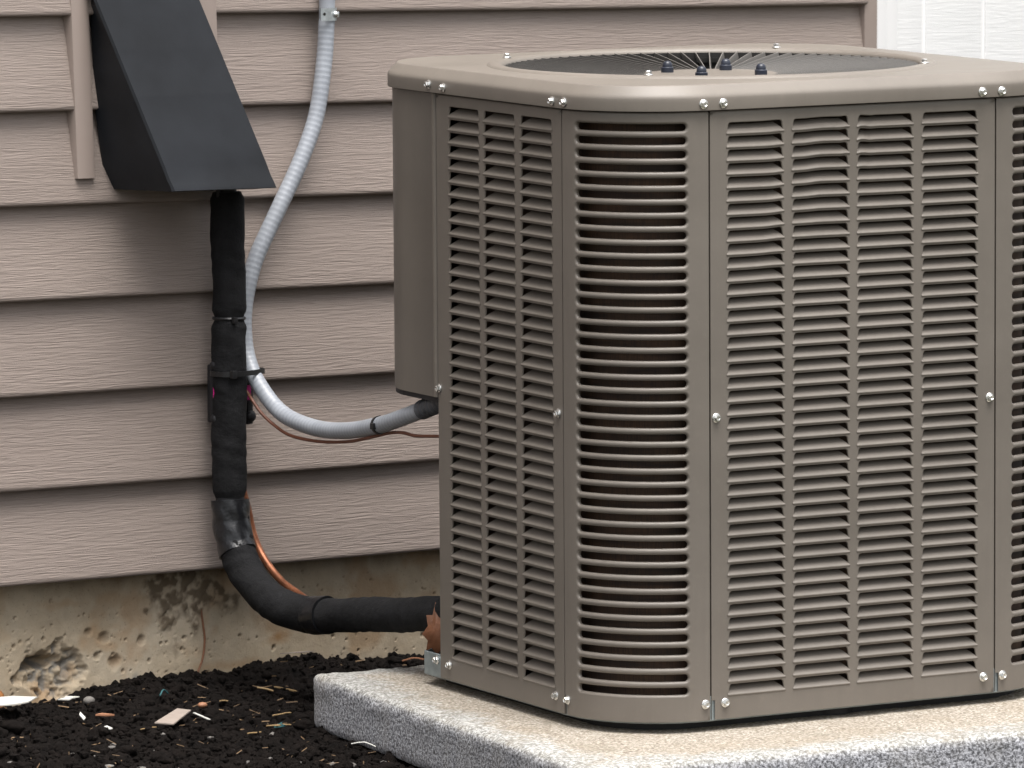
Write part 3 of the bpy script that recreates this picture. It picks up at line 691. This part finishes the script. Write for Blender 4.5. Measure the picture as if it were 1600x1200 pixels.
fixn(mesh('gasket', V, F, RUBBER, unit))
# base pan
def rr(off, rad=RC, cut=True):
    P = []
    for cx, cy, a0 in ((S - RC, RC, -90), (S - RC, S - RC, 0)):
        for a in range(0, 91, 9): t = R_(a0 + a); P.append((cx + (RC - off) * math.cos(t), cy + (RC - off) * math.sin(t)))
    P += [(.20, S - off), (.165, S - off - .008), (.012 + off, .523), (off, .5145)]
    for a in range(0, 91, 9): t = R_(180 + a); P.append((RC + (RC - off) * math.cos(t), RC + (RC - off) * math.sin(t)))
    return P
V = []; F = []
for off, w in ((.05, -.0025), (.004, -.0025), (.0018, -.001), (.0018, .0285), (.0028, .0295), (.0045, .0285), (.0045, .004), (.05, .004)):
    for p in rr(off): V.append((p[0], p[1], w))
n = len(rr(0))
for j in range(7):
    for i in range(n): F.append((j * n + i, j * n + (i + 1) % n, (j + 1) * n + (i + 1) % n, (j + 1) * n + i))
F.append(tuple(range(n))); F.append(tuple(range(7 * n, 8 * n)))
fixn(mesh('base_pan', V, F, GALV_DULL, unit, auto=35))
V = [(p[0], p[1], w) for w in (-.0152, -.0020) for p in rr(.034)]; n = len(rr(0)); F = [(i, (i + 1) % n, n + (i + 1) % n, n + i) for i in range(n)]
fixn(mesh('gap_shade_band', V, F, RUBBER, unit))  # black band added to paint the shade in the gap under the pan
for (fx, fy) in ((.10, .09), (.59, .09), (.59, .59), (.12, .45), (.34, .06), (.34, .6)):
    V, F = lathe([(.034, -.0148), (.034, -.004), (.030, -.0024)], 20); f_ = mesh('foot', V, F, RUBBER, unit, auto=40); f_.location = (fx, fy, 0)
# coil behind the louvers
def shell(d, w0, w1, name, mat):
    P = []
    for cx, cy, a0 in ((RC, RC, 180), (S - RC, RC, 270), (S - RC, S - RC, 0)):
        for a in range(0, 91, 6): t = R_(a0 + a); P.append((cx + (RC - d) * math.cos(t), cy + (RC - d) * math.sin(t)))
    P = [(.055, RC + LL - .006), (d, RC + LL - .006)] + P + [(.23, S - d)]
    n = len(P); V = [(p[0], p[1], w) for w in (w0, w1) for p in P]; F = [(i, i + 1, n + i + 1, n + i) for i in range(n - 1)]
    return fixn(mesh(name, V, F, mat, unit, smooth=True))
shell(.026, .006, HH - .002, 'coil', COIL)
shell(.05, .006, HH - .002, 'coil_back', DARK)
# cap
TOP = .7945; CX, CY = .341, .3455; OV = .006
def cap_loop(off, N=16):
    P = []; x0, x1 = -OV + off, S + OV - off; r = RC + OV - off
    for cx, cy, a0 in ((S - RC, RC, -90), (S - RC, S - RC, 0), (RC, S - RC, 90), (RC, RC, 180)):
        for k in range(N + 1): t = R_(a0 + 90 * k / N); P.append((cx + r * math.cos(t), cy + r * math.sin(t)))
    o = []
    for i, p in enumerate(P):
        q = P[(i + 1) % len(P)]; d = math.hypot(q[0] - p[0], q[1] - p[1]); m = max(1, int(d / .03))
        for k in range(m): o.append((p[0] + (q[0] - p[0]) * k / m, p[1] + (q[1] - p[1]) * k / m))
    return o
base_loop = cap_loop(0)
def off_loop(off):
    # same vertex count as base loop: move along inward normals of the rounded square
    o = []
    for x, y in base_loop:
        cx = min(max(x, RC), S - RC); cy = min(max(y, RC), S - RC); dx, dy = x - cx, y - cy; d = math.hypot(dx, dy)
        o.append((x - dx / d * off, y - dy / d * off))
    return o
prof = [(.0045, .790 - .02), (.0030, .7640), (.0012, .7630), (.0002, .7634), (0, .7648), (0, .7745), (0, .7780), (.0003, .7798), (.0012, .7818), (.0028, .7840), (.0056, .7871), (.0086, .7904), (.0110, .79300), (.0118, .7938), (.0126, .7943), (.0138, TOP), (.034, TOP)]
V = []; F = []; n = len(base_loop)
for off, w in prof:
    for p in off_loop(off): V.append((p[0], p[1], w))
nl = len(prof)
for j in range(nl - 1):
    for i in range(n): F.append((j * n + i, j * n + (i + 1) % n, (j + 1) * n + (i + 1) % n, (j + 1) * n + i))
last = off_loop(.034); RR = .292
angs = [math.atan2(y - CY, x - CX) for x, y in last]
ring = [(RR, TOP), (.2895, TOP + .0022), (.2870, TOP + .0030), (.2800, TOP + .0033), (.2755, TOP + .0026), (.2720, TOP + .0004), (.2705, -.0015 + TOP), (.2700, TOP - .0040)]
# intermediate loop keeps the flat top smooth
for r, w in ring:
    for a in angs: V.append((CX + r * math.cos(a), CY + r * math.sin(a), w))
for j in range(nl - 1, nl + len(ring) - 1):
    for i in range(n): F.append((j * n + i, j * n + (i + 1) % n, (j + 1) * n + (i + 1) % n, (j + 1) * n + i))
cap = fixn(mesh('top_cover', V, F, PAINT_LIT, unit, auto=40))
# fan guard: radial vanes, hub plate, nuts
guard = empty('fan_guard'); guard.parent = unit; guard.location = (CX, CY, 0)
def vane():
    V = []; F = []; r0, r1 = .078, .2685; n = 8
    for i in range(n + 1):
        t = i / n; r = r0 + (r1 - r0) * t; zc = TOP - .0150 + .0100 * t; h = .0036 + .0026 * t; sw = 0; tl = .0008
        V += [(r, sw - tl - .0006, zc - h), (r, sw - tl + .0006, zc - h), (r, sw + tl + .0006, zc + h * .55), (r, sw + tl - .0006, zc + h * .55)]
    for i in range(n):
        for k in range(4): F.append((i * 4 + k, i * 4 + (k + 1) % 4, i * 4 + 4 + (k + 1) % 4, i * 4 + 4 + k))
    F += [(0, 1, 2, 3), (n * 4 + 3, n * 4 + 2, n * 4 + 1, n * 4)]
    return V, F
V, F = vane(); v0 = fixn(mesh('vane', V, F, VANE, guard)); NV = 90
for k in range(1, NV):
    o = link('vane', v0.data, None, guard); o.rotation_euler = (0, 0, 2 * math.pi * k / NV)
V, F = lathe([(.088, TOP - .026), (.092, TOP - .017), (.0915, TOP - .0140), (.089, TOP - .0128), (.060, TOP - .0124), (.01, TOP - .0124)], 64); mesh('hub_plate', V, F, PAINT_LIT, guard, auto=40)
V, F = lathe([(.2688, TOP - .016), (.2688, TOP - .010), (.2660, TOP - .010), (.2660, TOP - .016)], 96); 
F = F[:-2]; mesh('rim_band', V, F, DARK, guard, auto=40)
V, F = lathe([(x_ * .84, z_ * .84) for x_, z_ in [(.0098, 0), (.0098, .0075), (.0078, .0088), (.0078, .0105), (.0072, .0140), (.005, .0168), (.0015, .0180)]], 16)
for (dx, dy) in ((-.040, .045), (-.055, -.068), (.045, .040), (.034, -.068)):
    o = mesh('acorn_nut', V, F, NUT, guard, auto=40); o.location = (dx, dy, TOP - .0124)
V, F = lathe([(.262, .70), (.2665, .72), (.2698, TOP - .0030)], 64); F = F[:-1]; sh = mesh('shade_shroud', V, F, DARK, unit, smooth=True); sh.location = (CX, CY, 0)  # wall and floor coloured near black as the shade between the vanes
# screws
def screw_mesh():
    bm = bmesh.new(); V, F = lathe([(.0058, 0), (.0060, .0008), (.0052, .0016), (.0040, .0019)], 20); h, hf = lathe([(.0040, .0012), (.0040, .0050), (.0036, .0056), (.0026, .0057), (.0018, .0050)], 6)
    n = len(V); return V + h, F + [tuple(i + n for i in f) for f in hf]
V, F = screw_mesh(); sm = mesh('screw', V, F, SCREW, unit, auto=30); first = [sm]
def screw(p, nrm):
    o = first.pop() if first else link('screw', sm.data, None, unit)
    o.location = p; q = Vector(nrm).to_track_quat('Z', 'Y'); o.rotation_mode = 'QUATERNION'
    o.rotation_quaternion = q @ Matrix.Rotation(random.uniform(0, 1.04), 3, 'Z').to_quaternion()
for v, w in ((.4742, .7735), (.434, .7716), (.1466, .7713)): screw((-OV - .0001, v, w), (-1, 0, 0))
for v, w in ((.4625, .3796), (.1456, .3794), (.4401, .0202), (.1565, .0201)): screw((-.0001, v, w), (-1, 0, 0))
screw((.0015, .4785, .0215), (-1, 0, 0))
for u_, w in ((.1508, .7715), (.5312, .7705)): screw((u_, -OV - .0001, w), (0, -1, 0))
for u_, w in ((.1429, .3796), (.1547, .0202), (.5378, .0205), (.5466, .3801)): screw((u_, -.0001, w), (0, -1, 0))
def arc_screw(cx, th, w, ov=0):
    t = R_(th); n_ = (math.cos(t), math.sin(t), 0); screw((cx + n_[0] * (RC + ov + .0001), RC + n_[1] * (RC + ov + .0001), w), n_)
arc_screw(RC, 180 + 6.5, .7715, OV); arc_screw(RC, 180 + 3.2, .0190); arc_screw(RC, 270 - 4.6, .7713, OV); arc_screw(RC, 270 - 3.2, .0201)
arc_screw(S - RC, 270 + 2.2, .7703, OV); arc_screw(S - RC, 270 + 5.2, .0205)
for p in ((-.189, .208), (.2104, .1864), (-.205, -.192), (.2035, -.194)): screw((CX + p[0], CY + p[1], TOP + .0033), (0, 0, 1))

# ------------------------------------------------------------------ concrete pad
pad = bpy.data.objects.new('concrete_pad', None)
PX, PY, PA = .93, .835, R_(3.4); PT, PB = -.015, -.092
def pad_mesh():
    nx, ny, nz = 150, 130, 12; V = []; ids = {}
    def put(i, j, k):
        key = (i, j, k)
        if key in ids: return ids[key]
        ids[key] = len(V); V.append((i / nx * PX, -j / ny * PY, PB + (PT - PB) * k / nz)); return ids[key]
    F = []
    for i in range(nx):
        for j in range(ny): F.append((put(i, j, nz), put(i, j + 1, nz), put(i + 1, j + 1, nz), put(i + 1, j, nz)))
    for k in range(nz):
        for i in range(nx): F.append((put(i, ny, k), put(i + 1, ny, k), put(i + 1, ny, k + 1), put(i, ny, k + 1))); F.append((put(i + 1, 0, k), put(i, 0, k), put(i, 0, k + 1), put(i + 1, 0, k + 1)))
        for j in range(ny): F.append((put(0, j, k), put(0, j + 1, k), put(0, j + 1, k + 1), put(0, j, k + 1))); F.append((put(nx, j + 1, k), put(nx, j, k), put(nx, j, k + 1), put(nx, j + 1, k + 1)))
    V = np.array(V); r = .012
    # round all edges: clamp to the inner box and push out
    lo = np.array([r, -PY + r, PB + r]); hi = np.array([PX - r, -r, PT - r]); c_ = np.clip(V, lo, hi); d = V - c_; L = np.linalg.norm(d, axis=1); m = L > 1e-9
    V[m] = c_[m] + d[m] / L[m, None] * r
    ed = np.minimum.reduce([V[:, 0], PX - V[:, 0], -V[:, 1], V[:, 1] + PY])
    nrm = np.zeros_like(V); nrm[m] = d[m] / L[m, None]
    h = (fbm(V[:, 0] * 40 + V[:, 2] * 60, V[:, 1] * 40 + V[:, 2] * 31, 4, 4) - .5) * .0034 + (fbm(V[:, 0] * 150 + V[:, 2] * 170, V[:, 1] * 150, 9, 3) - .5) * .0016
    near = np.clip(1 - ed / .05, 0, 1) * (V[:, 2] > PT - .02)
    V = V + nrm * (h * (.5 + near))[:, None]
    return V, F, np.clip(1.05 - ed / .085, 0, 1), np.clip((nrm[:, 2] - .25) / .45, 0, 1)
V, F, ed, tp_ = pad_mesh(); me = bpy.data.meshes.new('concrete_pad'); me.from_pydata(V.tolist(), [], F); me.polygons.foreach_set('use_smooth', [True] * len(me.polygons)); me.update(); me.materials.append(PAD)
pad = bpy.data.objects.new('concrete_pad', me); COL.objects.link(pad); fattr(pad, 'edge', ed); fattr(pad, 'top', tp_)
pad.matrix_world = WM @ Matrix.Translation((-.0865, .669, 0)) @ Matrix.Rotation(-PA, 4, 'Z')
tag(pad, 'thick speckled grey concrete pad under the air conditioner', 'concrete pad')

# ------------------------------------------------------------------ small things
def sz(x, y): return float(soil_h(np.array([x]), np.array([y]))[0])
def card(name, pts, th, mat, label, cat, lift=.004, tilt=(0, 0), group=None):
    cx = sum(p[0] for p in pts) / len(pts); cy = sum(p[1] for p in pts) / len(pts); z = sz(cx, cy) + lift + .006; V = []
    for dz in (0, th):
        for x, y in pts: V.append((x - cx, y - cy, dz + (x - cx) * tilt[0] + (y - cy) * tilt[1] + .12 * (x - cx) ** 2))
    n = len(pts); F = [tuple(range(n))[::-1], tuple(range(n, 2 * n))] + [(i, (i + 1) % n, n + (i + 1) % n, n + i) for i in range(n)]
    o = mesh(name, V, F, mat); o.location = (cx, cy, z); return tag(o, label, cat, group)
card('plastic_scrap', [(-.100, -.062), (-.030, -.064), (-.004, -.084), (-.035, -.106), (-.06, -.112), (-.125, -.105)], .0016, PAPER, 'long white plastic scrap at the left edge of the soil', 'scrap', .010, (.0, .08))
card('vinyl_scrap', [(.050, -.268), (.124, -.222), (.133, -.240), (.066, -.288)], .0016, BEIGE, 'beige four-sided vinyl offcut lying on the soil', 'scrap', .011, (.05, .10))
card('paper_scrap', [(.060, -.044), (.072, -.043), (.078, -.038), (.090, -.053), (.079, -.052), (.070, -.056)], .0012, PAPER, 'small crumpled white scrap near the spalled foundation', 'scrap', .007, (.1, .1))
card('wood_chip', [(.006, -.198), (.020, -.194), (.030, -.208), (.018, -.206)], .0022, CHIP, 'orange brown chip on the soil below the white scraps', 'chip', .008, (0, .1))
card('plastic_sliver', [(.092, -.296), (.0955, -.2955), (.104, -.318), (.0995, -.317)], .0012, PAPER, 'thin white sliver beside the beige offcut', 'scrap', .011, (-.1, .3))
card('paper_scrap', [(-.038, -.274), (-.032, -.273), (-.030, -.282), (-.036, -.284)], .0012, PAPER, 'tiny white scrap left of the beige offcut', 'scrap', .009, (0, .3))
card('paper_scrap', [(-.029, -.209), (-.025, -.206), (-.023, -.215), (-.028, -.217)], .0012, PAPER, 'tiny upright white scrap below the long plastic strip', 'scrap', .011, (.1, .8))
card('paper_scrap', [(.455, -.03), (.485, -.034), (.497, -.052), (.478, -.05)], .0012, BEIGE, 'pale sliver on the soil behind the pad corner', 'scrap', .012, (0, -.1))
def stick(name, a, b, r, mat, label, cat, bendz=.0004):
    za = zb = max(sz(*a), sz(*b)) + .006; za += .003; m = ((a[0] + b[0]) / 2, (a[1] + b[1]) / 2); p = spline([(a[0], a[1], za), (m[0] + .002, m[1], (za + zb) / 2 + bendz), (b[0], b[1], zb)], .006)
    return tag(tube(name, p, lambda L, an: .72 * r * (1 + .25 * math.sin(L * 150 + an)), mat, None, 7), label, cat)
stick('straw', (.010, -.29), (.053, -.268), .0013, STRAW, 'straw stalk pointing at the beige offcut', 'straw')
stick('straw', (.232, -.29), (.285, -.262), .0016, STRAW, 'longest straw stalk lying in the middle of the soil', 'straw')
stick('straw', (.093, -.41), (.128, -.393), .0015, STRAW, 'short straw stalk left of the teal thread', 'straw')
stick('straw', (.150, -.378), (.196, -.372), .0015, STRAW, 'straw stalk crossed by the teal thread', 'straw')
stick('straw', (.330, -.135), (.342, -.155), .0018, STRAW, 'stubby straw near the top of the soil slope', 'straw')
stick('wood_splinter', (.378, -.11), (.385, -.152), .0022, STRAW, 'stubby wood splinter near the pad corner', 'splinter')
stick('wood_splinter', (.228, -.182), (.252, -.168), .0014, STRAW, 'thin pale splinter on the upper soil', 'splinter')
stick('plastic_sliver', (.150, -.552), (.172, -.575), .0012, PAPER, 'white curved strand on the soil under the pad side', 'scrap', .004)
th_ = tube('thread', spline([(.155, -.405, sz(.155, -.405) + .014), (.163, -.392, sz(.163, -.392) + .02), (.176, -.385, sz(.176, -.385) + .016), (.170, -.37, sz(.17, -.37) + .015), (.192, -.358, sz(.192, -.358) + .013)], .004), .0009, BLUE, None, 6); tag(th_, 'teal plastic thread curled over a straw', 'thread')
th2 = tube('thread', spline([(.176, -.118, sz(.176, -.118) + .012), (.188, -.11, sz(.188, -.11) + .014), (.200, -.105, sz(.2, -.105) + .012)], .004), .0011, BLUE, None, 6); tag(th2, 'short blue thread on the soil below the foundation', 'thread')
Vp, Fp = clod_template(301, 3)
Vp = Vp / np.linalg.norm(Vp, axis=1)[:, None]
pb = mesh('pebble', (Vp * np.array([.0085, .007, .006])).tolist(), Fp, PEBBLE, smooth=True); pb.location = (.096, -.066, sz(.096, -.066) + .010); tag(pb, 'smooth round grey pebble on the soil beside the crumpled scrap', 'pebble')
pb = mesh('pebble', (Vp * np.array([.007, .006, .004])).tolist(), Fp, CHIP, smooth=True); pb.location = (.184, -.20, sz(.184, -.20) + .011); tag(pb, 'small reddish pebble in the middle of the soil', 'pebble')
st = tube('rusty_stub', [Vector((-.0225, -.016, z)) for z in (-.03, 0, .014, .020, .0245, .027)], lambda L, a: .0125 * (1 if L < .045 else max(.25, math.sqrt(max(0, 1 - ((L - .045) / .0125) ** 2)))), RUST, None, 20); tag(st, 'rounded rust orange stub at the left edge by the foundation', 'stub')
vine = tube('root', spline([(0.3570, 0.0215, 0.1046), (0.3574, 0.018, 0.0846), (0.3590, 0.016, 0.0624), (0.3534, 0.014, 0.0364), (0.3405, 0.012, 0.0128), (0.3283, 0.008, -0.0086)], .004), lambda L, a: .0014 + .010 * max(0, .014 - abs(L - .045) * .3) , BARK, None, 8); tag(vine, 'reddish brown dry root clinging to the foundation', 'root')
# dead leaf behind the unit
def leaf():
    out_ = [(0, 0), (.010, .006), (.020, .004), (.019, .013), (.028, .018), (.021, .024), (.024, .034), (.014, .033), (.010, .044), (.003, .038), (-.004, .048), (-.008, .036), (-.018, .036), (-.015, .026), (-.024, .019), (-.015, .013), (-.018, .004), (-.009, .006)]
    V = [(0, .02, .003)]; 
    for s_ in (.5, 1.0):
        for x, y in out_: xx, yy = x * s_, .02 + (y - .02) * s_; V.append((xx, yy, .010 * (xx / .028) ** 2 * (1 if xx > 0 else .6) + .004 * math.sin(yy * 90)))
    n = len(out_); F = [(0, 1 + i, 1 + (i + 1) % n) for i in range(n)] + [(1 + i, 1 + n + i, 1 + n + (i + 1) % n, 1 + (i + 1) % n) for i in range(n)]
    top = len(V); V += [(x, y, z + .0006) for x, y, z in V]; F += [tuple(k + top for k in f)[::-1] for f in F]
    F += [(1 + n + i, top + 1 + n + i, top + 1 + n + (i + 1) % n, 1 + n + (i + 1) % n) for i in range(n)]
    return V, F
lf = empty('dead_leaf'); tag(lf, 'curled brown dead leaf wedged behind the lower left edge of the unit', 'leaf')
V, F = leaf(); V = [(x * .78, y * 1.45, z * 1.6 + .006 * math.sin(y * 60)) for x, y, z in V]; mesh('blade', V, F, LEAFM, lf, auto=60)
tube('stem', spline([(0, .002, .001), (-.012, -.006, .004), (-.030, -.004, .006), (-.046, -.008, .004)], .004), .0011, BARK, lf, 6)
lf.matrix_world = WM @ Matrix.Translation((.020, .512, .022)) @ Matrix.Rotation(R_(-33), 4, 'Z') @ Matrix.Rotation(R_(82), 4, 'X')
